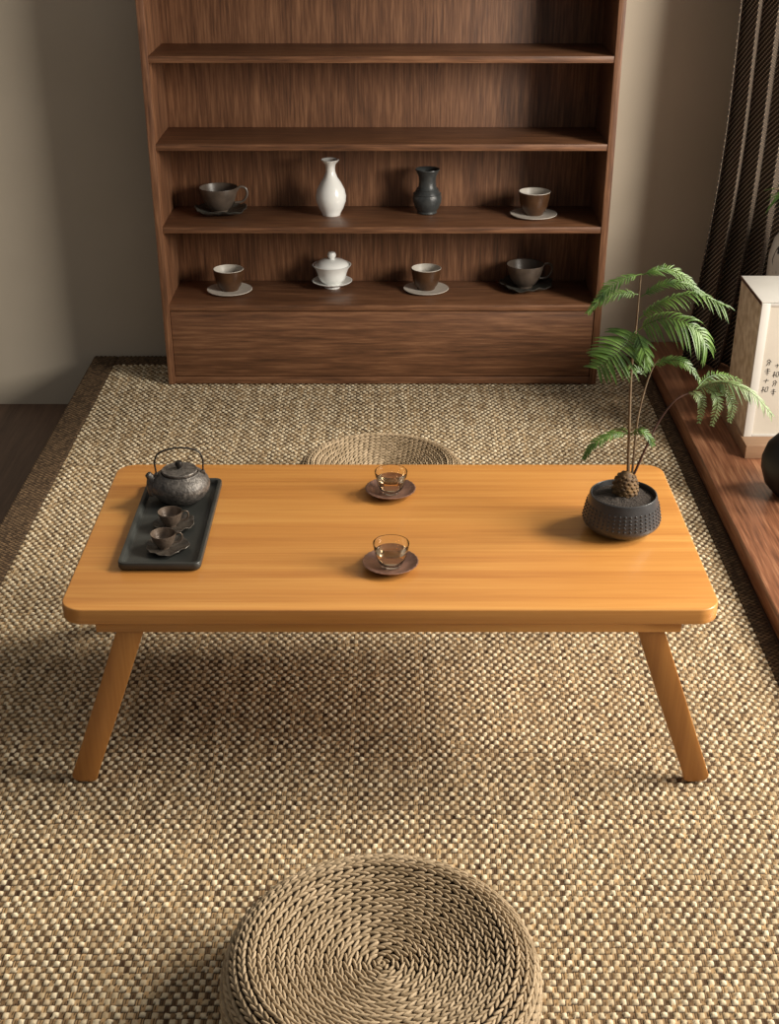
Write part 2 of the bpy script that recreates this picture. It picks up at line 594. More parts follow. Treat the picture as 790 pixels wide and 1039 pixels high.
# ------------------------------------------------------------------ rug
def make_rug():
    root = thing('woven_rug', 'chunky beige and brown basket-weave rug with dark cloth border', 'rug', (0, 0, -0.0056))
    x0, x1, y0, y1, bw = DECK_L + 0.002, SILL_X - 0.004, 0.75, WALL_Y - 0.006, 0.072
    ix0, ix1, iy1 = x0 + bw, x1 - 0.036, y1 - bw
    cw, ch = 0.0082, 0.0116
    n_x, n_y = int((ix1 - ix0) / cw), int((iy1 - y0) / ch)
    sx, sy = 5, 5
    X = np.linspace(0, n_x, n_x * sx + 1)
    Y = np.linspace(0, n_y, n_y * sy + 1)
    GX, GY = np.meshgrid(X, Y)
    GYw = GY + 0.10 * np.sin(GX * 0.9 + 2 * np.sin(GY * 0.05)) * 0.8
    GXw = GX + 0.10 * np.sin(GY * 1.3 + 1.7 * np.sin(GX * 0.11))
    I = np.clip(np.floor(GXw).astype(int), 0, n_x - 1)
    J = np.clip(np.floor(GYw).astype(int), 0, n_y - 1)
    u = np.clip(GXw - I, 0, 1) - 0.5
    v = np.clip(GYw - J, 0, 1) - 0.5
    over = ((I + J) % 2) == 0
    ra = nrng.random((n_y, n_x))
    rb = nrng.random((n_y, n_x))
    # knots (weft over warp): plump pillows, a little wider than the cell; warp cells: two low cords
    pu = np.clip(1 - (np.abs(u) / 0.56) ** 3.2, 0, 1)
    pv = np.clip(1 - (np.abs(v) / (0.46 - 0.10 * ra[J, I])) ** 2.6, 0, 1)
    hk = 0.0044 * (pu * pv) ** 0.6 * (0.75 + 0.5 * ra[J, I])
    hw = 0.0022 * (0.35 + 0.65 * np.abs(np.sin(2 * math.pi * (u + 0.5)))) * np.clip(1 - (np.abs(v) / 0.62) ** 3, 0.2, 1) * (0.6 + 0.8 * ra[J, I])
    Hh = np.where(over, np.maximum(hk, 0.0004), hw)
    P = np.stack([ix0 + GX * (ix1 - ix0) / n_x, y0 + GY * (iy1 - y0) / n_y, Hh], -1)
    # yarn colours: light knots, brown warps running in streaks along the length
    kA, kB = np.array(srgb(176, 152, 116)[:3]), np.array(srgb(236, 220, 188)[:3])
    wA, wB = np.array(srgb(78, 54, 33)[:3]), np.array(srgb(194, 160, 116)[:3])
    streak = np.clip(np.repeat(nrng.random((n_y // 12 + 2, n_x)), 12, 0)[:n_y] * 0.6 + 0.5 * rb - 0.05, 0, 1)
    big = 0.5 + 0.5 * np.sin(np.arange(n_x) * 0.21)[None, :] * np.sin(np.arange(n_y) * 0.05 + 1)[:, None]
    kc = kA + (kB - kA) * np.clip(0.15 + 0.85 * ra + 0.0 * big, 0, 1)[..., None]
    wc = wA + (wB - wA) * (streak ** 1.1)[..., None]
    C = np.where(over[..., None], kc[J, I], wc[J, I])
    gap = np.where(over, (hk < 0.0012), (np.abs(u) > 0.40) | (np.abs(u) < 0.06))
    C = np.where(gap[..., None], C * 0 + wA * 0.55, C)
    C = np.concatenate([C, np.ones(C.shape[:2] + (1,))], -1)
    grid_mesh('weave', P, vcol=C, mat=M['rug'], parent=root)
    # cloth border: a flat band with its own fine weave
    def strip(bx0, bx1, by0, by1):
        c = 0.0062
        nx, ny = max(2, int((bx1 - bx0) / c)), max(2, int((by1 - by0) / c))
        s = 2
        gx, gy = np.meshgrid(np.linspace(0, nx, nx * s + 1), np.linspace(0, ny, ny * s + 1))
        h = 0.0030 + 0.0011 * np.abs(np.sin(math.pi * gx / 1.0 + math.pi / 2 * np.floor(gy))) * np.abs(np.sin(math.pi * gy + 0.7))
        p = np.stack([bx0 + gx * (bx1 - bx0) / nx, by0 + gy * (by1 - by0) / ny, h], -1)
        p[0, :, 2] = p[-1, :, 2] = 0
        p[:, 0, 2] = p[:, -1, 2] = 0
        ci, cj = np.floor(gx + 0.25).astype(int), np.floor(gy + 0.25).astype(int)
        rc = nrng.random((cj.max() + 1, ci.max() + 1))[cj, ci]
        up = (ci + cj) % 2 == 0
        h = np.where(up, h + 0.0010, h - 0.0006)
        p[..., 2] = h
        p[0, :, 2] = p[-1, :, 2] = 0
        p[:, 0, 2] = p[:, -1, 2] = 0
        a, b = np.array(srgb(44, 32, 22)[:3]), np.array(srgb(132, 106, 78)[:3])
        col = a + (b - a) * np.where(up, 0.25 + 0.75 * rc, 0.12 * rc)[..., None]
        return p, np.concatenate([col, np.ones(gx.shape + (1,))], -1)
    V, Q, CC, off = [], [], [], 0
    for s in ((x0, ix0, y0, y1), (ix1, x1, y0, y1), (ix0, ix1, iy1, y1)):
        p, c = strip(*s)
        ny, nx, _ = p.shape
        idx = np.arange(ny * nx).reshape(ny, nx) + off
        Q.append(np.stack([idx[:-1, :-1], idx[:-1, 1:], idx[1:, 1:], idx[1:, :-1]], -1).reshape(-1, 4))
        V.append(p.reshape(-1, 3)); CC.append(c.reshape(-1, 4)); off += ny * nx
    me = bpy.data.meshes.new('border')
    mesh_from_arrays(me, np.concatenate(V), np.concatenate(Q), np.concatenate(CC))
    me.materials.append(M['rug'])
    o = bpy.data.objects.new('border', me)
    COL.objects.link(o)
    o.parent = root
    o['label'] = 'dark brown cloth border'


make_rug()

# ------------------------------------------------------------------ cabinet
CX0, CX1, CY0, CY1 = -0.626, 0.580, 3.530, 3.774
CZ_TOP = 1.087
def make_cabinet():
    root = thing('display_cabinet', 'tall dark walnut open-shelf cabinet with tea ware, against the back wall', 'cabinet', (0, CY0, 0))
    D = CY1 - CY0
    T = 0.019
    for xa, xb in ((CX0, CX0 + T), (CX1 - T, CX1)):
        G().box(xa, xb, 0, D, 0, CZ_TOP, 0.0012).build('side_panel', M['walnut_z'], root)
    G().box(CX0 + T, CX1 - T, D - 0.012, D, 0.0, CZ_TOP - T, 0.0005).build('back_panel', M['walnut_z'], root)
    G().box(CX0 + T, CX1 - T, 0.004, D - 0.012, CZ_TOP - T, CZ_TOP, 0.0012).build('top_panel', M['walnut_x'], root)
    for zt in (0.229, 0.4425, 0.656, 0.870):
        G().box(CX0 + T, CX1 - T, 0.002, D - 0.012, zt - 0.0165, zt, 0.0012).build('shelf', M['walnut_x'], root)
    G().box(CX0 + T + 0.0015, CX1 - T - 0.0015, 0.003, 0.021, 0.0235, 0.210, 0.0015).build('drawer_front', M['walnut_x'], root)
    G().box(CX0 + T, CX1 - T, 0.004, 0.02, 0, 0.0215, 0.001).build('plinth', M['walnut_x'], root)
make_cabinet()

# ------------------------------------------------------------------ window sill bench at the right
tag(G().box(SILL_X, 1.6, 0.5, WALL_Y - 0.001, -0.006, SILL_Z, 0.004).build('window_bench', M['walnut_y']),
    'low reddish walnut ledge running along the right side of the rug', 'ledge')

# ------------------------------------------------------------------ low table
TZ = 0.335
TX0, TX1, TY0, TY1 = -0.5045, 0.503, 1.7240, 2.2540
def make_table():
    root = thing('low_table', 'honey-coloured low wooden tea table with rounded corners and splayed legs', 'table', (0, 1.987, 0))
    cy = 1.987
    bm_out = rounded_rect(TX0, TX1, TY0 - cy, TY1 - cy, 0.034, 10)
    G().prism(bm_out, TZ - 0.0268, TZ, 0.0026, 'Z', 3).build('tabletop', M['honey_x'], root)
    for yf in (TY0 + 0.007 - cy, TY1 - 0.007 - 0.022 - cy):
        G().box(-0.452, 0.446, yf, yf + 0.022, TZ - 0.0445, TZ - 0.0268, 0.0015).build('apron', M['honey_x'], root)
    # legs: flat boards with rounded feet, splayed sideways
    for sgn in (-1, 1):
        top_o, top_i, bot_o, bot_i = 0.4155, 0.3735, 0.5217, 0.4823
        zt, zb = TZ - 0.0270, 0.0
        def edge(s):
            return top_o + (bot_o - top_o) * s, top_i + (bot_i - top_i) * s
        pts = []
        o0, i0 = edge(0)
        pts += [(i0, zt), (o0, zt)]
        N = 8
        ob, ib = 0.5225, 0.481
        r = 0.010
        pts += [(ob, zb + 0.013), (ob - 0.001, zb + 0.008), (ob - 0.004, zb + 0.004), (ob - 0.009, zb + 0.001), (ib + 0.009, zb), (ib + 0.004, zb + 0.002), (ib + 0.001, zb + 0.006), (ib, zb + 0.011)]
        im = (i0 + ib) / 2
        pts += [(im - 0.001, 0.16)]
        pts = [(sgn * x, z) for x, z in pts]
        for yf in (TY0 + 0.008 - cy, TY1 - 0.008 - 0.021 - cy):
            G().prism(pts, yf + 0.0008, yf + 0.020, 0.0022, 'Y').build('leg', M['honey_z'], root)
    for xx in (-0.385, 0.385):
        G().box(xx - 0.012, xx + 0.012, TY0 + 0.035 - cy, TY1 - 0.035 - cy, TZ - 0.047, TZ - 0.0268, 0.002).build('cross_rail', M['honey_x'], root)
make_table()

# ------------------------------------------------------------------ braided poufs
def make_pouf(loc):
    R, HT, dish, rim = 0.196, 0.134, 0.024, 0.034
    # profile of the outside, from the middle of the top to the floor
    prof = []
    for k in range(40):
        r = (R - rim) * k / 39
        prof.append((r, HT - dish * (1 - (r / (R - rim)) ** 2)))
    for k in range(1, 12):
        a = math.radians(90 - 90 * k / 11)
        prof.append((R - rim + (rim + 0.002) * math.cos(a), HT - rim + rim * math.sin(a)))
    for k in range(1, 12):
        s = k / 11
        prof.append((R + 0.002 + 0.005 * math.sin(math.pi * s) - 0.010 * s * s, (HT - rim) * (1 - s) + 0.006))
    prof = np.array(prof)
    seg = np.r_[0, np.cumsum(np.hypot(*np.diff(prof, axis=0).T))]
    pitch = 0.0122
    nring = int(seg[-1] / pitch)
    # one nugget
    nu, nvv = 8, 5
    base = []
    for j in range(nvv + 1):
        th = math.pi * j / nvv
        for i in range(nu):
            ph = 2 * math.pi * i / nu
            s = math.sin(th) ** 0.8
            base.append((math.cos(th), s * math.cos(ph), s * math.sin(ph)))
    base = np.array(base)
    fq = []
    for j in range(nvv):
        for i in range(nu):
            fq.append((j * nu + i, j * nu + (i + 1) % nu, (j + 1) * nu + (i + 1) % nu, (j + 1) * nu + i))
    fq = np.array(fq)
    V, Q, C, off = [], [], [], 0
    cA, cB = np.array(srgb(152, 131, 102)[:3]), np.array(srgb(184, 162, 132)[:3])
    for k in range(nring + 1):
        s = (k + 0.5) * pitch
        if s > seg[-1]:
            break
        r = np.interp(s, seg, prof[:, 0]); z = np.interp(s, seg, prof[:, 1])
        r2 = np.interp(min(s + 0.003, seg[-1]), seg, prof[:, 0]); z2 = np.interp(min(s + 0.003, seg[-1]), seg, prof[:, 1])
        r1 = np.interp(max(s - 0.003, 0), seg, prof[:, 0]); z1 = np.interp(max(s - 0.003, 0), seg, prof[:, 1])
        dr, dz = r2 - r1, z2 - z1
        L = math.hypot(dr, dz); dr, dz = dr / L, dz / L
        n = max(5, int(round(2 * math.pi * max(r, 0.004) / 0.0135)))
        for i in range(n):
            for side in (-1, 1):
                a = 2 * math.pi * (i + (0.5 if side > 0 else 0.0) + 0.37 * k) / n + rnd.uniform(-.06, .06) / max(n / 10, 1)
                ca, sa = math.cos(a), math.sin(a)
                T = np.array((-sa, ca, 0)); O = np.array((ca * dr, sa * dr, dz)); Nn = np.cross(T, O)
                if Nn[2] < 0 and abs(Nn[2]) > 0.5:
                    Nn = -Nn
                if k > 17:
                    Nn = np.array((ca * -dz, sa * -dz, dr)) if True else Nn
                tilt = math.radians(-15) * side
                ax = T * math.cos(tilt) + O * math.sin(tilt)
                bx = -T * math.sin(tilt) + O * math.cos(tilt)
                sc = min(1.0, 0.45 + r / 0.05)
                la, lb, lc = 0.0098 * sc * rnd.uniform(.94, 1.08), 0.0023, 0.0037 * rnd.uniform(.9, 1.12)
                ctr = np.array((r * ca, r * sa, z)) + O * (side * 0.0024) + Nn * 0.0010
                # tip dives under the next one
                p = base[:, :1] * la * ax + base[:, 1:2] * lb * bx + base[:, 2:3] * lc * Nn + Nn * (base[:, :1] * -0.0013) + ctr
                V.append(p); Q.append(fq + off); off += len(base)
                c = cA + (cB - cA) * rnd.random()
                C.append(np.repeat(np.r_[c, 1.0][None], len(base), 0))
    # inner body below the braid
    sg = 64
    pr = prof.copy(); pr[:, 1] -= 0.003; pr[:, 0] = np.maximum(pr[:, 0] - 0.002 * (pr[:, 0] > R - 0.03), 0.0005)
    pr = np.vstack([pr, [0.0005, 0.004]])
    ang = np.linspace(0, 2 * math.pi, sg, endpoint=False)
    b = np.stack([np.outer(np.cos(ang), pr[:, 0]), np.outer(np.sin(ang), pr[:, 0]), np.tile(pr[:, 1], (sg, 1))], -1)
    idx = np.arange(sg * len(pr)).reshape(sg, len(pr)) + off
    nx = np.roll(idx, -1, 0)
    Q.append(np.stack([idx[:, :-1], nx[:, :-1], nx[:, 1:], idx[:, 1:]], -1).reshape(-1, 4))
    V.append(b.reshape(-1, 3))
    C.append(np.repeat(np.array(srgb(66, 50, 34))[None], sg * len(pr), 0))
    me = bpy.data.meshes.new('braided_pouf')
    mesh_from_arrays(me, np.concatenate(V), np.concatenate(Q), np.concatenate(C))
    me.materials.append(M['rope'])
    o = bpy.data.objects.new('braided_pouf', me)
    COL.objects.link(o)
    o.location = loc
    return o

pf = make_pouf((-0.012, 1.222, 0.0))
tag(pf, 'round braided straw floor pouf in front of the table, cut by the bottom edge', 'pouf', 'braided floor poufs')
pb = pf.copy()
COL.objects.link(pb)
pb.location = (-0.022, 2.708, 0.0)
pb.scale = (0.94, 0.94, 0.98)
pb.rotation_euler = (0, 0, 1.1)
pb['label'] = 'round braided straw floor pouf half hidden behind the table'

# ------------------------------------------------------------------ ray helper: where on a level does the camera see something
def at_z(x, y, z):
    u, v = (x - PX) / F_PX, (y - PY) / F_PX
    d = Vector((u, math.cos(PITCH) - v * math.sin(PITCH), -math.sin(PITCH) - v * math.cos(PITCH)))
    return Vector((0, 0, CAM_Z)) + d * ((z - CAM_Z) / d.z)


def at_y(x, y, Y):
    u, v = (x - PX) / F_PX, (y - PY) / F_PX
    d = Vector((u, math.cos(PITCH) - v * math.sin(PITCH), -math.sin(PITCH) - v * math.cos(PITCH)))
    return Vector((0, 0, CAM_Z)) + d * (Y / d.y)


# ------------------------------------------------------------------ tray, teapot, dark cups
def make_tray():
    X0, X1, Y0, Y1 = -0.4345, -0.3020, 1.842, 2.162
    cx, cy = (X0 + X1) / 2, (Y0 + Y1) / 2
    w, d = X1 - X0, Y1 - Y0
    g = G()
    def ring(inset, z, r):
        return [(x, y, z) for x, y in rounded_rect(-w / 2 + inset, w / 2 - inset, -d / 2 + inset, d / 2 - inset, r, 5)]
    rings = [ring(0.006, 0.0, 0.008), ring(0.002, 0.002, 0.010), ring(0.0, 0.006, 0.011), ring(0.0, 0.0135, 0.011), ring(0.0008, 0.015, 0.011), ring(0.0055, 0.015, 0.008), ring(0.0065, 0.0142, 0.007), ring(0.009, 0.0062, 0.006), ring(0.011, 0.0052, 0.005)]
    n = len(rings[0])
    vs = [p for r in rings for p in r]
    fs = [tuple(range(n))[::-1], tuple((len(rings) - 1) * n + i for i in range(n))]
    for k in range(len(rings) - 1):
        for i in range(n):
            j = (i + 1) % n
            fs.append((k * n + i, k * n + j, (k + 1) * n + j, (k + 1) * n + i))
    g.add(vs, fs)
    o = g.build('tea_tray', M['tray'], None, (cx, cy, TZ + 0.0002))
    tag(o, 'long matte black tea tray on the left end of the table', 'tray')
make_tray()
TRAY_Z = TZ + 0.0056


def make_teapot(loc, rz):
    root = thing('iron_teapot', 'dark cast iron teapot with hoop handle at the back of the black tray', 'teapot', loc, rz)
    body = [(0.0, 0.0), (0.028, 0.0), (0.031, 0.002), (0.042, 0.010), (0.0495, 0.021), (0.0515, 0.030), (0.0490, 0.039), (0.042, 0.047), (0.0335, 0.052), (0.0325, 0.053), (0.0315, 0.052), (0.030, 0.050), (0.0, 0.050)]
    G().lathe(body, 56).build('body', M['iron'], root)
    lid = [(0.0, 0.0525), (0.0305, 0.0525), (0.0312, 0.0540), (0.0312, 0.0570), (0.0300, 0.0582), (0.027, 0.0578), (0.015, 0.0595), (0.0, 0.0602)]
    lo = G().lathe(lid, 48).build('lid', M['iron'], root)
    G().lathe([(0.0, 0.0595), (0.0042, 0.0595), (0.0038, 0.0612), (0.0064, 0.0648), (0.0071, 0.0685), (0.0056, 0.0725), (0.0, 0.0742)], 24).build('knob', M['iron_dark'], lo)
    sp = smooth_poly([(-0.040, 0, 0.022), (-0.047, 0, 0.033), (-0.0495, 0, 0.044), (-0.0545, 0, 0.0525)], 12)
    G().tube(sp, [0.019, 0.0175, 0.0155, 0.0137, 0.012, 0.0105, 0.0094, 0.0084, 0.0076, 0.0069, 0.0063, 0.006], 16).build('spout', M['iron'], root)
    G().lathe([(0.0, 0), (0.0042, 0), (0.0042, 0.0006), (0.0, 0.0006)], 16, Matrix.Translation((-0.0548, 0, 0.0528)) @ Matrix.Rotation(math.radians(-38), 4, 'Y')).build('spout_mouth', M['black_vase'], root)
    hp = [(-0.040, 0, 0.046), (-0.0405, 0, 0.058), (-0.0412, 0, 0.074), (-0.0355, 0, 0.088), (-0.020, 0, 0.0955), (0, 0, 0.098), (0.020, 0, 0.0955), (0.0355, 0, 0.088), (0.0412, 0, 0.074), (0.0405, 0, 0.058), (0.040, 0, 0.046)]
    G().tube(smooth_poly(hp, 44), 0.0016, 10).build('handle', M['iron_dark'], root)
    for s in (-1, 1):
        G().tube([(s * 0.040, -0.004, 0.049), (s * 0.040, 0.004, 0.049)], 0.0042, 12).build('handle_lug', M['iron'], root)


p = at_z(184.5, 506.5, TRAY_Z)
make_teapot((p.x, p.y, TRAY_Z), math.radians(9))


def leaf_saucer(name, label, loc, rz, R, mat, group, cat='saucer', amp=1.0):
    def warp(r, z, a, j):
        k = r / R
        return r * (1 + amp * k * (0.06 * math.sin(5 * a) + 0.05 * math.sin(3 * a + 1) + 0.025 * math.sin(11 * a))), z + amp * R * (0.06 * k * k * math.sin(4 * a + 0.6) + 0.045 * k * k * k * math.sin(13 * a))
    prof = [(0.0, 0.0), (0.4 * R, 0.0), (0.5 * R, 0.02 * R), (0.8 * R, 0.10 * R), (1.0 * R, 0.20 * R), (1.01 * R, 0.22 * R), (0.99 * R, 0.235 * R), (0.8 * R, 0.15 * R), (0.5 * R, 0.075 * R), (0.0, 0.055 * R)]
    o = G().lathe(prof, 72, None, warp).build(name, mat, None, loc)
    o.rotation_euler = (0, 0, rz)
    return tag(o, label, cat, group)


def handled_cup(label, loc, rz, R, H, mat, group, hr=0.0016, flare=1.0):
    root = thing('handled_tea_cup', label, 'cup', loc, rz, group)
    prof = [(0.0, 0.0), (0.42 * R, 0.0), (0.44 * R, 0.03 * H), (0.44 * R, 0.08 * H), (0.62 * R, 0.2 * H), (0.82 * R, 0.45 * H), (0.93 * R, 0.72 * H), (1.0 * R, 0.97 * H), (0.995 * R, H), (0.965 * R, 0.99 * H), (0.89 * R, 0.72 * H), (0.76 * R, 0.45 * H), (0.55 * R, 0.22 * H), (0.3 * R, 0.14 * H), (0.0, 0.12 * H)]
    G().lathe(prof, 48).build('bowl', mat, root)
    hp = [(0.90 * R, 0, 0.80 * H), (1.12 * R, 0, 0.98 * H), (1.42 * R, 0, 0.90 * H), (1.46 * R, 0, 0.62 * H), (1.22 * R, 0, 0.38 * H), (0.82 * R, 0, 0.34 * H)]
    G().tube(smooth_poly(hp, 22), hr, 8).build('handle', mat, root)
    return root


GR1 = 'dark cups and leaf saucers on the tray'
for (sx, sy, which) in ((173, 534.5, 'back'), (166, 557, 'front')):
    p = at_z(sx, sy, TRAY_Z)
    lab = {'back': ('dark leaf-shaped saucer on black tray, right in front of the iron teapot', 'small brown handled cup on the tray nearest the iron teapot'),
           'front': ('dark leaf-shaped saucer nearest the front edge of the black tray', 'small brown handled cup on the tray farthest from the iron teapot')}[which]
    leaf_saucer('leaf_saucer', lab[0], (p.x + 0.006, p.y, TRAY_Z), 0.5 if which == 'back' else 2.2, 0.0345, M['leaf_plate'], 'leaf saucers on the black tray', amp=0.6)
    handled_cup(lab[1], (p.x + 0.001, p.y + 0.001, TRAY_Z + 0.0022), math.radians(6), 0.0205, 0.0265, M['bronze_clay'], 'brown handled cups on the black tray', 0.0014)

# ------------------------------------------------------------------ glass cups on scalloped saucers
def glass_set(sx, sy, labs):
    p = at_z(sx, sy, TZ)
    R = 0.0445
    def warp(r, z, a, j):
        return r * (1 + 0.012 * (r / R) ** 3 * math.sin(26 * a)), z
    prof = [(0.0, 0.0), (0.022, 0.0), (0.024, 0.001), (0.036, 0.005), (R, 0.0105), (R + 0.0004, 0.0115), (R - 0.001, 0.0120), (0.035, 0.0072), (0.024, 0.0038), (0.0, 0.0032)]
    s = G().lathe(prof, 104, None, warp).build('saucer', M['saucer_wood'], None, (p.x, p.y, TZ + 0.0002))
    tag(s, labs[0], 'saucer', 'brown saucers under the glass cups')
    root = thing('glass_tea_cup', labs[1], 'cup', (p.x + 0.001, p.y, TZ + 0.0036), 0, 'glass tea cups')
    g = [(0.0, 0.0), (0.0165, 0.0), (0.0170, 0.0008), (0.0170, 0.003), (0.0205, 0.008), (0.0250, 0.018), (0.0276, 0.030), (0.0290, 0.040), (0.0288, 0.0407), (0.0280, 0.0403), (0.0266, 0.030), (0.0240, 0.0185), (0.0196, 0.009), (0.0150, 0.0050), (0.0, 0.0046)]
    G().lathe(g, 56).build('glass', M['glass'], root)
    tea = [(0.0, 0.0052), (0.0148, 0.0056), (0.0192, 0.0095), (0.0236, 0.0190), (0.0257, 0.0265), (0.0, 0.0265)]
    t = G().lathe(tea, 48).build('tea', M['tea'], root)
    t['label'] = 'amber tea in the glass'


glass_set(396, 501, ('dark scalloped saucer under the glass cup nearer the table back edge', 'clear glass cup of amber tea nearer the table back edge'))
glass_set(396, 575.5, ('dark scalloped saucer under the glass cup nearer the table front edge', 'clear glass cup of amber tea nearer the table front edge'))

# ------------------------------------------------------------------ potted fern
def make_fern():
    c = at_z(629, 536.5, TZ)
    L0 = Vector((c.x, c.y, TZ))
    root = thing('potted_fern', 'tall green fern in a round charcoal pot on the table right end', 'plant', L0)
    prof = [(0.0, 0.0), (0.040, 0.0), (0.043, 0.001), (0.0540, 0.007), (0.0620, 0.0145), (0.0648, 0.019), (0.0648, 0.022), (0.0625, 0.035), (0.0590, 0.052), (0.0562, 0.064), (0.0555, 0.0665), (0.0540, 0.0675), (0.0525, 0.0665), (0.0520, 0.060), (0.0520, 0.050), (0.0, 0.050)]
    pot = G().lathe(prof, 72)
    # raised dots in rows round the wall
    bm = bmesh.new()
    bmesh.ops.create_icosphere(bm, subdivisions=1, radius=1.0)
    sv = [v.co.copy() for v in bm.verts]
    sf = [[v.index for v in f.verts] for f in bm.faces]
    bm.free()
    for k in range(42):
        a = 2 * math.pi * k / 42
        for j in range(5):
            z = 0.0255 + 0.0062 * j
            r = float(np.interp(z, [0.022, 0.035, 0.052, 0.064], [0.0648, 0.0625, 0.059, 0.0562]))
            m = Matrix.Translation((r * math.cos(a), r * math.sin(a), z)) @ Matrix.Diagonal((0.0022, 0.0022, 0.0022, 1))
            pot.add([m @ v for v in sv], sf)
    pot.build('pot', M['pot'], root)
    # soil: lumpy disc
    def sw(r, z, a, j):
        return r, z + 0.0012 * math.sin(7 * a + j * 2.1) * (r > 0.001) * (r < 0.05)
    G().lathe([(0.0515, 0.0585), (0.042, 0.0605), (0.030, 0.0612), (0.018, 0.0622), (0.0, 0.0625)], 48, None, sw).build('soil', M['soil'], root)
    # squat scaly trunk
    tb = G().lathe([(0.0, 0.056), (0.017, 0.058), (0.0208, 0.066), (0.0200, 0.078), (0.0160, 0.090), (0.0095, 0.098), (0.0, 0.102)], 24)
    for k in range(64):
        z = 0.062 + 0.034 * (k / 64)
        a = k * 2.399
        r = float(np.interp(z, [0.058, 0.066, 0.078, 0.090, 0.098], [0.017, 0.0208, 0.0200, 0.0160, 0.0095]))
        m = Matrix.Translation((r * math.cos(a), r * math.sin(a), z)) @ Matrix.Rotation(a, 4, 'Z') @ Matrix.Rotation(math.radians(-35), 4, 'Y') @ Matrix.Diagonal((0.0026, 0.0042, 0.0034, 1))
        tb.add([m @ v for v in sv], sf)
    tb.build('trunk', M['trunk'], root, loc=(0.004, 0.012, 0))
    YP = L0.y + 0.014

    def pp(x, y, dy=0.0):
        return at_y(x, y, YP + dy) - L0
    stems = [
        ([(637, 481, 0.0), (638, 440, 0.0), (640, 381, 0.01), (645, 333, 0.01), (650, 278, 0.01)], 'stem', 0.0019),
        ([(641, 481, 0.0), (646, 430, 0.01), (654, 395, 0.02), (663, 371, 0.03), (668, 367, 0.03)], 'stem', 0.0014),
        ([(643, 481, 0.0), (657, 450, 0.0), (668, 428, 0.01), (684, 407, 0.02), (701, 398, 0.03), (712, 394, 0.03)], 'stem_dark', 0.0015),
    ]
    for pts, m, r in stems:
        q = smooth_poly([pp(*s) for s in pts], 26)
        G().tube(q, [r * (1.5 - 0.9 * i / 25) for i in range(26)], 8).build('stem', M[m], root)

    def frond(pts, n, ln, wd, mat, droop=0.5, ang=50, taper=(0.5, 1.0, 0.35), seed=1, side_up=0.0, both=True, face=None):
        """a rachis with leaflets on either side; each leaflet is a creased, drooping blade"""
        rr = random.Random(seed)
        q = smooth_poly([pp(*s) for s in pts], 40)
        g = G()
        g.tube(q, [0.0009 * (1.1 - 0.8 * i / 39) for i in range(40)], 6)
        for i in range(n):
            s = (i + 0.6) / n
            f = 3 + s * 35.9
            k = int(f)
            p = q[k].lerp(q[min(k + 1, 39)], f - k)
            t = (q[min(k + 1, 39)] - q[k - 1]).normalized()
            vw = Vector((0, -0.55, 0.83)) if face is None else Vector(face)
            sd = t.cross(vw).normalized()
            up = sd.cross(t).normalized()
            L = ln * (taper[0] + (taper[1] - taper[0]) * s / 0.45 if s < 0.45 else taper[1] + (taper[2] - taper[1]) * (s - 0.45) / 0.55)
            for side in ((-1, 1) if both else (1,)):
                a = math.radians(ang + rr.uniform(-7, 7) - 18 * s)
                d = (t * math.cos(a) + sd * side * math.sin(a) + up * rr.uniform(-.12, .18)).normalized()
                LL = L * rr.uniform(.85, 1.12)
                N = 5
                row = []
                for j in range(N + 1):
                    w = j / N
                    c = p + d * (LL * w) + Vector((0, 0, -1)) * (LL * droop * w * w) + up * (side_up * LL * w * (1 - w))
                    wid = wd * math.sin(math.pi * min(1, 0.16 + 0.84 * w)) ** 0.7 if j < N else 0.0
                    lat = d.cross(up).normalized()
                    row.append((c + lat * wid, c - up * wid * 0.35, c - lat * wid))
                vs = [x for r3 in row for x in r3]
                fs = []
                for j in range(N):
                    fs += [(3 * j, 3 * j + 1, 3 * j + 4, 3 * j + 3), (3 * j + 1, 3 * j + 2, 3 * j + 5, 3 * j + 4)]
                g.add(vs, fs)
        # weld the blade tips
        return g.build('frond', M[mat], root, angle=80)

    FE = dict(wd=0.0012, droop=0.22)
    HG = dict(wd=0.0013, droop=0.10, ang=68)
    frond([(651, 278, .01), (632, 283, 0.0), (616, 293, -.01), (607, 303, -.02)], 19, 0.0198, mat='leaf', seed=1, **FE)
    frond([(648, 299, .02), (632, 297, .01), (612, 302, 0.0), (596, 317, -.02)], 21, 0.0198, mat='leaf', seed=2, **FE)
    frond([(651, 279, .01), (664, 275, .01), (678, 273, .02), (696, 282, .02), (711, 297, .02)], 25, 0.0210, mat='leaf', seed=3, **FE)
    frond([(650, 301, .0), (663, 293, .0), (678, 287, .0), (698, 289, .0), (714, 298, .0)], 25, 0.0180, mat='leaf', seed=4, **FE)
    frond([(648, 324, .03), (662, 312, .03), (680, 303, .03), (706, 298, .03), (734, 310, .02)], 27, 0.0252, mat='leaf', seed=5, wd=0.0014, droop=0.55, taper=(0.5, 0.9, 0.9))
    # two broad palm-like fronds from the middle node
    frond([(645, 335, -.005), (636, 347, -.02), (622, 361, -.04), (606, 375, -.05)], 17, 0.052, 0.0027, 'leaf', droop=0.22, ang=86, taper=(0.85, 1.0, 0.45), seed=6, side_up=0.35)
    frond([(646, 337, -.01), (650, 347, -.03), (654, 357, -.05), (656, 366, -.05)], 8, 0.028, 0.0022, 'leaf', droop=0.35, ang=38, taper=(0.8, 1.0, 0.6), seed=16)
    frond([(647, 335, .0), (658, 328, -.01), (675, 323, -.02), (695, 327, -.03), (710, 338, -.03), (717, 352, -.03)], 22, 0.042, 0.0020, 'leaf', droop=0.62, ang=56, taper=(0.75, 1.0, 0.55), seed=7, side_up=0.35)
    frond([(661, 372, .03), (677, 365, .03), (695, 368, .02), (710, 386, .02)], 22, 0.0186, mat='leaf', seed=8, **FE)
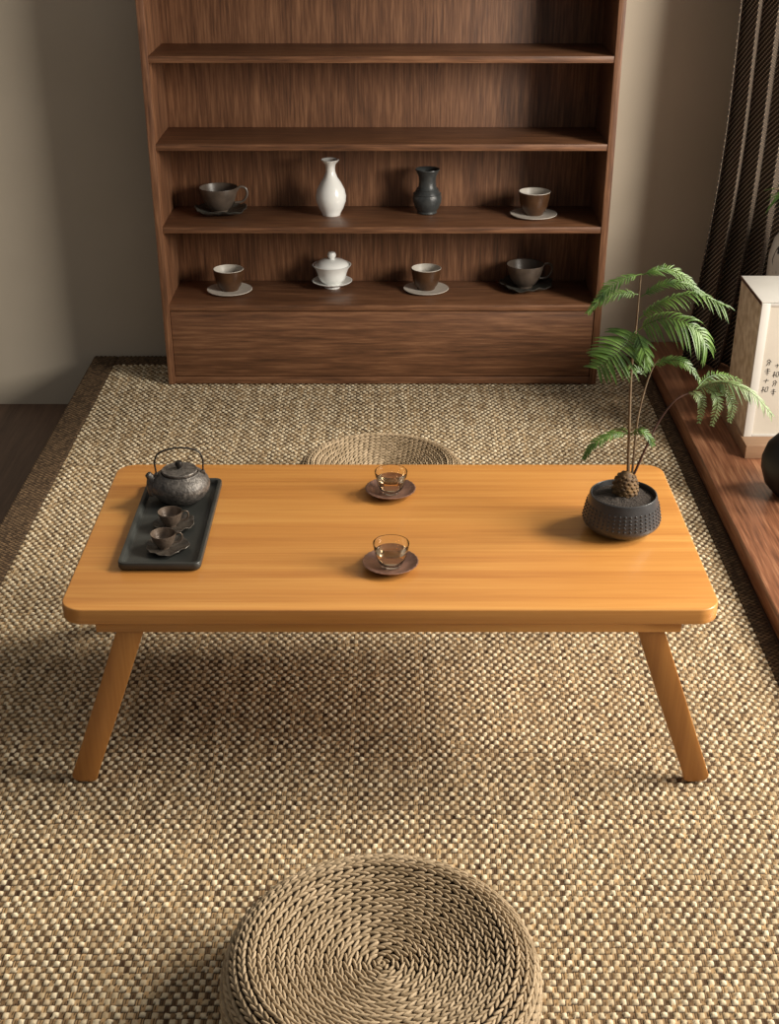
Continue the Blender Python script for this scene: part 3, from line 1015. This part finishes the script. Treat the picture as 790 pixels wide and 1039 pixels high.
    frond([(655, 382, .03), (648, 375, .03), (640, 375, .02), (634, 381, .02)], 11, 0.0144, mat='leaf', seed=18, **FE)
    frond([(703, 397, .03), (722, 389, .02), (740, 389, .0), (763, 399, -.01), (783, 421, -.02)], 31, 0.0264, mat='leaf_pale', seed=9, wd=0.0013, droop=0.55)
    frond([(706, 395, .03), (718, 383, .05), (734, 380, .07), (752, 386, .09)], 18, 0.0198, mat='leaf', seed=19, **FE)
    frond([(699, 398, .03), (706, 399, .01), (712, 409, .0), (709, 429, -.01)], 18, 0.0138, mat='leaf_pale', seed=10, **HG)
    frond([(716, 393, .02), (725, 399, .0), (728, 411, -.01), (722, 432, -.02)], 18, 0.0144, mat='leaf_pale', seed=11, **HG)
    frond([(727, 391, .01), (738, 400, .0), (743, 412, -.01), (740, 428, -.02)], 16, 0.0138, mat='leaf_pale', seed=12, **HG)
    frond([(638, 440, .0), (620, 441, -.01), (603, 450, -.02), (592, 465, -.03)], 25, 0.0174, mat='leaf', seed=13, **FE)
    frond([(639, 440, .0), (649, 437, -.01), (657, 442, -.01), (662, 451, -.02)], 15, 0.0180, mat='leaf', seed=14, **FE)
    frond([(640, 442, .0), (632, 436, .02), (624, 436, .04), (616, 441, .05)], 12, 0.0150, mat='leaf', seed=23, **FE)


make_fern()

# ------------------------------------------------------------------ things on the cabinet shelves
S1, S2 = 0.2293, 0.4428


def flat_saucer(label, loc, R, mat, group):
    prof = [(0.0, 0.0), (0.55 * R, 0.0), (0.6 * R, 0.001), (0.97 * R, 0.0052), (R, 0.0065), (0.985 * R, 0.0078), (0.6 * R, 0.0048), (0.0, 0.0044)]
    return tag(G().lathe(prof, 64).build('saucer', mat, None, loc), label, 'saucer', group)


def brown_cup(label, loc, R, H, group):
    root = thing('stoneware_cup', label, 'cup', loc, 0, group)
    out = [(0.0, 0.0), (0.56 * R, 0.0), (0.60 * R, 0.03 * H), (0.62 * R, 0.09 * H), (0.76 * R, 0.22 * H), (0.88 * R, 0.44 * H), (0.95 * R, 0.72 * H), (0.995 * R, 0.97 * H), (R, H), (0.97 * R, 1.0 * H), (0.93 * R, 0.90 * H), (0.91 * R, 0.85 * H), (0.0, 0.80 * H)]
    G().lathe(out[:10] + [(0.962 * R, 0.985 * H), (0.90 * R, 0.5 * H), (0.70 * R, 0.18 * H), (0.0, 0.12 * H)], 48).build('outer_wall', M['brown_glaze'], root)
    inn = [(0.975 * R, 0.995 * H), (0.985 * R, 1.012 * H), (0.962 * R, 1.015 * H), (0.945 * R, 0.96 * H), (0.88 * R, 0.5 * H), (0.68 * R, 0.20 * H), (0.0, 0.15 * H)]
    G().lathe([(0.952 * R, 0.985 * H), (0.955 * R, 1.014 * H), (0.972 * R, 1.022 * H), (0.992 * R, 1.014 * H), (0.996 * R, 0.985 * H)], 48).build('lip', M['cream_glaze'], root)
    G().lathe([(0.958 * R, 1.0 * H)] + inn[3:], 48).build('inner_glaze', M['inner_glaze'], root)
    return root


def on_shelf(px, y, z):
    p = at_z(px, y, z)
    return p


GC, GS = 'brown cups on the cabinet shelves', 'pale saucers on the cabinet shelves'
for (cx, sy, z, R, H, lc, ls) in (
        (233, 295.5, S1, 0.0425, 0.059, 'brown cup with pale inside on lower shelf, left of the white lidded bowl', 'pale round saucer on lower shelf, left of the white lidded bowl'),
        (432, 294.5, S1, 0.0420, 0.059, 'brown cup with pale inside on lower shelf, right of the white lidded bowl', 'pale round saucer on lower shelf, right of the white lidded bowl'),
        (541, 219.0, S2, 0.0430, 0.061, 'brown cup with pale inside on upper shelf, right of the dark vase', 'pale round saucer on upper shelf, right of the dark vase')):
    p = on_shelf(cx, sy, z)
    flat_saucer(ls, (p.x, p.y, z), 0.064, M['cream_glaze'], GS)
    brown_cup(lc, (p.x, p.y, z + 0.0046), R, H, GC)

# dark handled cups on leaf plates
p = on_shelf(533, 292.5, S1)
leaf_saucer('leaf_plate', 'dark wavy plate under the wide cup at lower shelf right end', (p.x, p.y, S1), 0.2, 0.075, M['slate_plate'], 'dark wavy plates in the cabinet', amp=0.55)
handled_cup('wide taupe handled cup on dark plate at lower shelf right end', (p.x - 0.004, p.y, S1 + 0.0045), math.radians(8), 0.0525, 0.066, M['taupe_glaze'], 'wide handled cups in the cabinet', 0.0034)
p = on_shelf(224.5, 216.0, S2)
leaf_saucer('leaf_plate', 'dark wavy plate under the wide cup at upper shelf left end', (p.x, p.y, S2), 1.4, 0.072, M['slate_plate'], 'dark wavy plates in the cabinet', amp=0.55)
handled_cup('wide taupe handled cup on dark plate at upper shelf left end', (p.x - 0.004, p.y, S2 + 0.0045), math.radians(8), 0.0525, 0.066, M['taupe_glaze'], 'wide handled cups in the cabinet', 0.0034)

# white bottle vase
p = on_shelf(336, 218.0, S2)
prof = [(0.0, 0.0), (0.024, 0.0), (0.0255, 0.002), (0.0258, 0.006), (0.034, 0.020), (0.0405, 0.038), (0.0415, 0.052), (0.0375, 0.070), (0.028, 0.088), (0.0185, 0.102), (0.0135, 0.115), (0.0125, 0.127), (0.0150, 0.137), (0.0225, 0.1445), (0.0245, 0.147), (0.0235, 0.1485), (0.0205, 0.146), (0.012, 0.137), (0.0095, 0.125), (0.010, 0.110), (0.0, 0.100)]
tag(G().lathe(prof, 56).build('bottle_vase', M['white_glaze'], None, (p.x, p.y, S2)), 'white porcelain pear-shaped bottle vase on the upper shelf', 'vase')
# dark vase with neck
p = on_shelf(433, 216.0, S2)
root = thing('dark_vase', 'charcoal grey vase with wide neck on the upper shelf', 'vase', (p.x, p.y, S2))
prof = [(0.0, 0.0), (0.025, 0.0), (0.027, 0.002), (0.0265, 0.007), (0.033, 0.016), (0.0385, 0.030), (0.0395, 0.042), (0.0365, 0.054), (0.0295, 0.064), (0.0262, 0.068), (0.0240, 0.074), (0.0228, 0.088), (0.0245, 0.100), (0.0300, 0.112), (0.0335, 0.117), (0.0328, 0.119), (0.0290, 0.1165), (0.0225, 0.102), (0.020, 0.088), (0.021, 0.074), (0.0, 0.060)]
G().lathe(prof, 56).build('body', M['grey_glaze'], root)
g = G()
for z, r in ((0.0655, 0.0288), (0.053, 0.0372)):
    n = 48
    g.tube([(r * math.cos(2 * math.pi * k / n), r * math.sin(2 * math.pi * k / n), z) for k in range(n + 1)], 0.0013, 6)
g.build('ridge', M['grey_glaze'], root)
# lidded bowl
p = on_shelf(337, 291.5, S1)
prof = [(0.0, 0.0), (0.022, 0.0), (0.0225, 0.002), (0.0215, 0.006), (0.024, 0.009), (0.045, 0.013), (0.0565, 0.0195), (0.0570, 0.0210), (0.0555, 0.0215), (0.044, 0.0155), (0.026, 0.0125), (0.0, 0.0120)]
tag(G().lathe(prof, 56).build('footed_saucer', M['white_glaze'], None, (p.x, p.y, S1)), 'white footed saucer under the lidded bowl on the lower shelf', 'saucer')
root = thing('lidded_bowl', 'white porcelain lidded tea bowl in the middle of the lower shelf', 'bowl', (p.x, p.y, S1 + 0.0122))
prof = [(0.0, 0.0), (0.0235, 0.0), (0.0245, 0.002), (0.0330, 0.008), (0.0390, 0.018), (0.0420, 0.030), (0.0465, 0.042), (0.0540, 0.0525), (0.0550, 0.0540), (0.0535, 0.0545), (0.0450, 0.044), (0.0400, 0.030), (0.0, 0.020)]
G().lathe(prof, 56).build('bowl', M['white_glaze'], root)
prof = [(0.0, 0.048), (0.0480, 0.0485), (0.0492, 0.0500), (0.0485, 0.0520), (0.0440, 0.0590), (0.0330, 0.0655), (0.0180, 0.0695), (0.0, 0.0705)]
lid = G().lathe(prof, 56).build('lid', M['white_glaze'], root)
prof = [(0.0, 0.0695), (0.0085, 0.0695), (0.0090, 0.0725), (0.0120, 0.0780), (0.0125, 0.0825), (0.0095, 0.0885), (0.0, 0.0905)]
G().lathe(prof, 32).build('knob', M['white_glaze'], lid)

# ------------------------------------------------------------------ curtain
def make_curtain():
    n, nz = 220, 30
    x0, x1 = 0.868, 1.42
    P = np.zeros((nz, n, 3))
    uv = np.zeros((nz, n, 2))
    ztop = 2.3
    for k in range(nz):
        s = k / (nz - 1)
        z = SILL_Z + 0.003 + (ztop - SILL_Z) * s ** 1.3
        spread = 1.0 + 0.10 * (1 - min(1, z / 0.8)) ** 2
        arc, last = 0.0, None
        for i in range(n):
            u = i / (n - 1)
            ph = 2 * math.pi * (u * 10.5) + 0.6 * math.sin(5 * u)
            am = 0.022 + 0.006 * math.sin(9 * u + 1)
            x = x1 - (x1 - x0) * (1 - u) * spread + 0.002 * math.sin(2 * ph)
            y = 3.555 + am * math.sin(ph) * (1 + 0.12 * math.sin(3 * z + 8 * u)) + 0.006 * math.sin(7 * z + 11 * u)
            P[k, i] = (x, y, z)
            if last is not None:
                arc += math.hypot(x - last[0], y - last[1])
            last = (x, y)
            uv[k, i] = (arc, z)
    o = grid_mesh('cloth', P, mat=M['curtain'])
    o.name = 'curtain'
    me = o.data
    ul = me.uv_layers.new(name='UVMap')
    vi = np.zeros(len(me.loops), dtype=np.int32)
    me.loops.foreach_get('vertex_index', vi)
    ul.data.foreach_set('uv', uv.reshape(-1, 2)[vi].astype(np.float32).ravel())
    md = o.modifiers.new('thickness', 'SOLIDIFY')
    md.thickness = 0.002
    tag(o, 'black pleated curtain with fine diagonal stitching hanging in the right corner', 'curtain')
make_curtain()

# ------------------------------------------------------------------ box lantern on the ledge
def make_lantern():
    root = thing('box_lantern', 'white box lantern with brush writing on a wood base, on the ledge', 'lamp', (0.855, 2.93, SILL_Z))
    G().box(0, 0.30, 0, 0.27, 0, 0.034, 0.0015).build('base', M['lamp_base'], root)
    zt = 0.412 - SILL_Z
    G().box(0.006, 0.018, 0.062, 0.262, 0.034, zt - 0.004, 0.0008).build('side_board', M['bleached'], root)
    G().box(0.274, 0.286, 0.062, 0.262, 0.034, zt - 0.004, 0.0008).build('side_board', M['bleached'], root)
    G().box(0.005, 0.287, 0.060, 0.264, zt - 0.004, zt, 0.0008).build('top_board', M['lacquer_white'], root)
    g = G()
    g.box(0.006, 0.026, 0.055, 0.0618, 0.034, zt - 0.0045, 0.0008)
    g.box(0.266, 0.286, 0.055, 0.0618, 0.034, zt - 0.0045, 0.0008)
    g.box(0.0262, 0.2658, 0.055, 0.0618, 0.034, 0.040, 0.0008)
    g.box(0.0262, 0.2658, 0.055, 0.0618, zt - 0.0105, zt - 0.0045, 0.0008)
    g.build('front_frame', M['lacquer_white'], root)
    G().box(0.0262, 0.2658, 0.0585, 0.0610, 0.0402, zt - 0.0107, 0).build('paper_panel', M['paper'], root)
    G().box(0.0035, 0.0058, 0.058, 0.266, zt - 0.0075, zt - 0.0005, 0.0003).build('shadow_gap_strip', M['stem_dark'], root)  # dark-coloured strip paints in the shadow gap along the top's left edge
    # brush characters, written in columns
    def stroke(g, pts, w):
        q = smooth_poly([(x, 0.0580, z) for x, z in pts], 10)
        rr = [w * (0.55 + 0.6 * math.sin(math.pi * (0.15 + 0.75 * i / 9))) for i in range(10)]
        g.tube(q, rr, 6, flat=0.25)
    glyphs = [
        [[(-.5, .3), (-.1, .9)][::-1], [(.0, .9), (.6, .2)], [(-.4, .1), (.3, .15), (.2, -.7)], [(-.1, .1), (-.5, -.8)]],
        [[(-.5, .6), (.5, .7)], [(0, 1), (0, -.9)], [(-.7, .1), (.7, .2)], [(-.4, -.4), (.4, -.35)]],
        [[(-.7, 0), (.0, .1), (.7, .05)], [(.1, .5), (-.05, -.6)]],
        [[(-.7, .5), (-.2, .6)], [(-.45, .9), (-.5, -.8)], [(-.5, .1), (-.85, -.4)], [(.1, .6), (.7, .65), (.6, -.5)], [(.1, .5), (.1, -.5), (.6, -.5)], [(-.4, .1), (-.1, -.2)]],
    ]
    g = G()
    r = random.Random(3)
    for cx, zc, s in ((0.042, 0.222, 0.0095), (0.063, 0.215, 0.0090), (0.086, 0.222, 0.0090)):
        for k in range(4):
            gl = glyphs[(k + int(cx * 100)) % 4]
            for st in gl:
                stroke(g, [(cx + x * s + r.uniform(-.0006, .0006), zc - k * 0.0225 + z * s) for x, z in st], 0.0008)
    g.build('brush_writing', M['ink'], root)
make_lantern()

# black vase at the right edge
root = None
prof = [(0.0, 0.0), (0.045, 0.0), (0.050, 0.003), (0.072, 0.028), (0.084, 0.062), (0.085, 0.085), (0.077, 0.115), (0.057, 0.140), (0.036, 0.154), (0.030, 0.166), (0.034, 0.178), (0.036, 0.180), (0.033, 0.180), (0.026, 0.166), (0.030, 0.152), (0.0, 0.14)]
tag(G().lathe(prof, 64).build('round_vase', M['black_vase'], None, (0.925, 2.735, SILL_Z)), 'round matte black vase on the ledge in front of the box lantern', 'vase')


def make_leafy_vase():
    root = thing('leafy_vase', 'tall white vase with dark brush pattern and green leaves behind the lantern', 'vase', (1.075, 3.36, SILL_Z))
    prof = [(0.0, 0.0), (0.055, 0.0), (0.060, 0.004), (0.075, 0.08), (0.092, 0.20), (0.103, 0.31), (0.104, 0.37), (0.096, 0.41), (0.075, 0.445), (0.05, 0.465), (0.042, 0.480), (0.046, 0.497), (0.044, 0.499), (0.038, 0.480), (0.045, 0.462), (0.0, 0.42)]
    G().lathe(prof, 56).build('vase', M['ink_vase'], root)
    r = random.Random(12)
    for k in range(5):
        a = math.radians((172, 215, 120, 20, 300)[k])
        L = (0.115, 0.13, 0.12, 0.13, 0.12)[k]
        d = Vector((math.cos(a), math.sin(a) * 0.6, 0))
        st = [Vector((0, 0, 0.43)), Vector((0, 0, 0.495)) + d * 0.015, Vector((0, 0, 0.535)) + d * L * 0.6, Vector((0, 0, 0.54)) + d * L]
        q = smooth_poly(st, 16)
        s = G().tube(q, 0.0018, 6).build('stem', M['stem'], root)
        g = G()
        for j in range(7):
            p = q[7 + j]
            aa = a + r.uniform(-1.1, 1.1)
            dd = Vector((math.cos(aa), math.sin(aa) * 0.7, r.uniform(-0.5, 0.25))).normalized()
            LL = r.uniform(0.05, 0.075)
            lat = dd.cross(Vector((0, 0, 1))).normalized()
            row = []
            for i in range(6):
                w = i / 5
                c = p + dd * LL * w + Vector((0, 0, -LL * 0.3 * w * w))
                wd = 0.0055 * math.sin(math.pi * (0.08 + 0.92 * w)) if i < 5 else 0
                row += [c + lat * wd, c - Vector((0, 0, wd * .4)), c - lat * wd]
            fs = []
            for i in range(5):
                fs += [(3 * i, 3 * i + 1, 3 * i + 4, 3 * i + 3), (3 * i + 1, 3 * i + 2, 3 * i + 5, 3 * i + 4)]
            g.add(row, fs)
        g.build('leaves', M['bamboo_leaf'], root, angle=80)
make_leafy_vase()
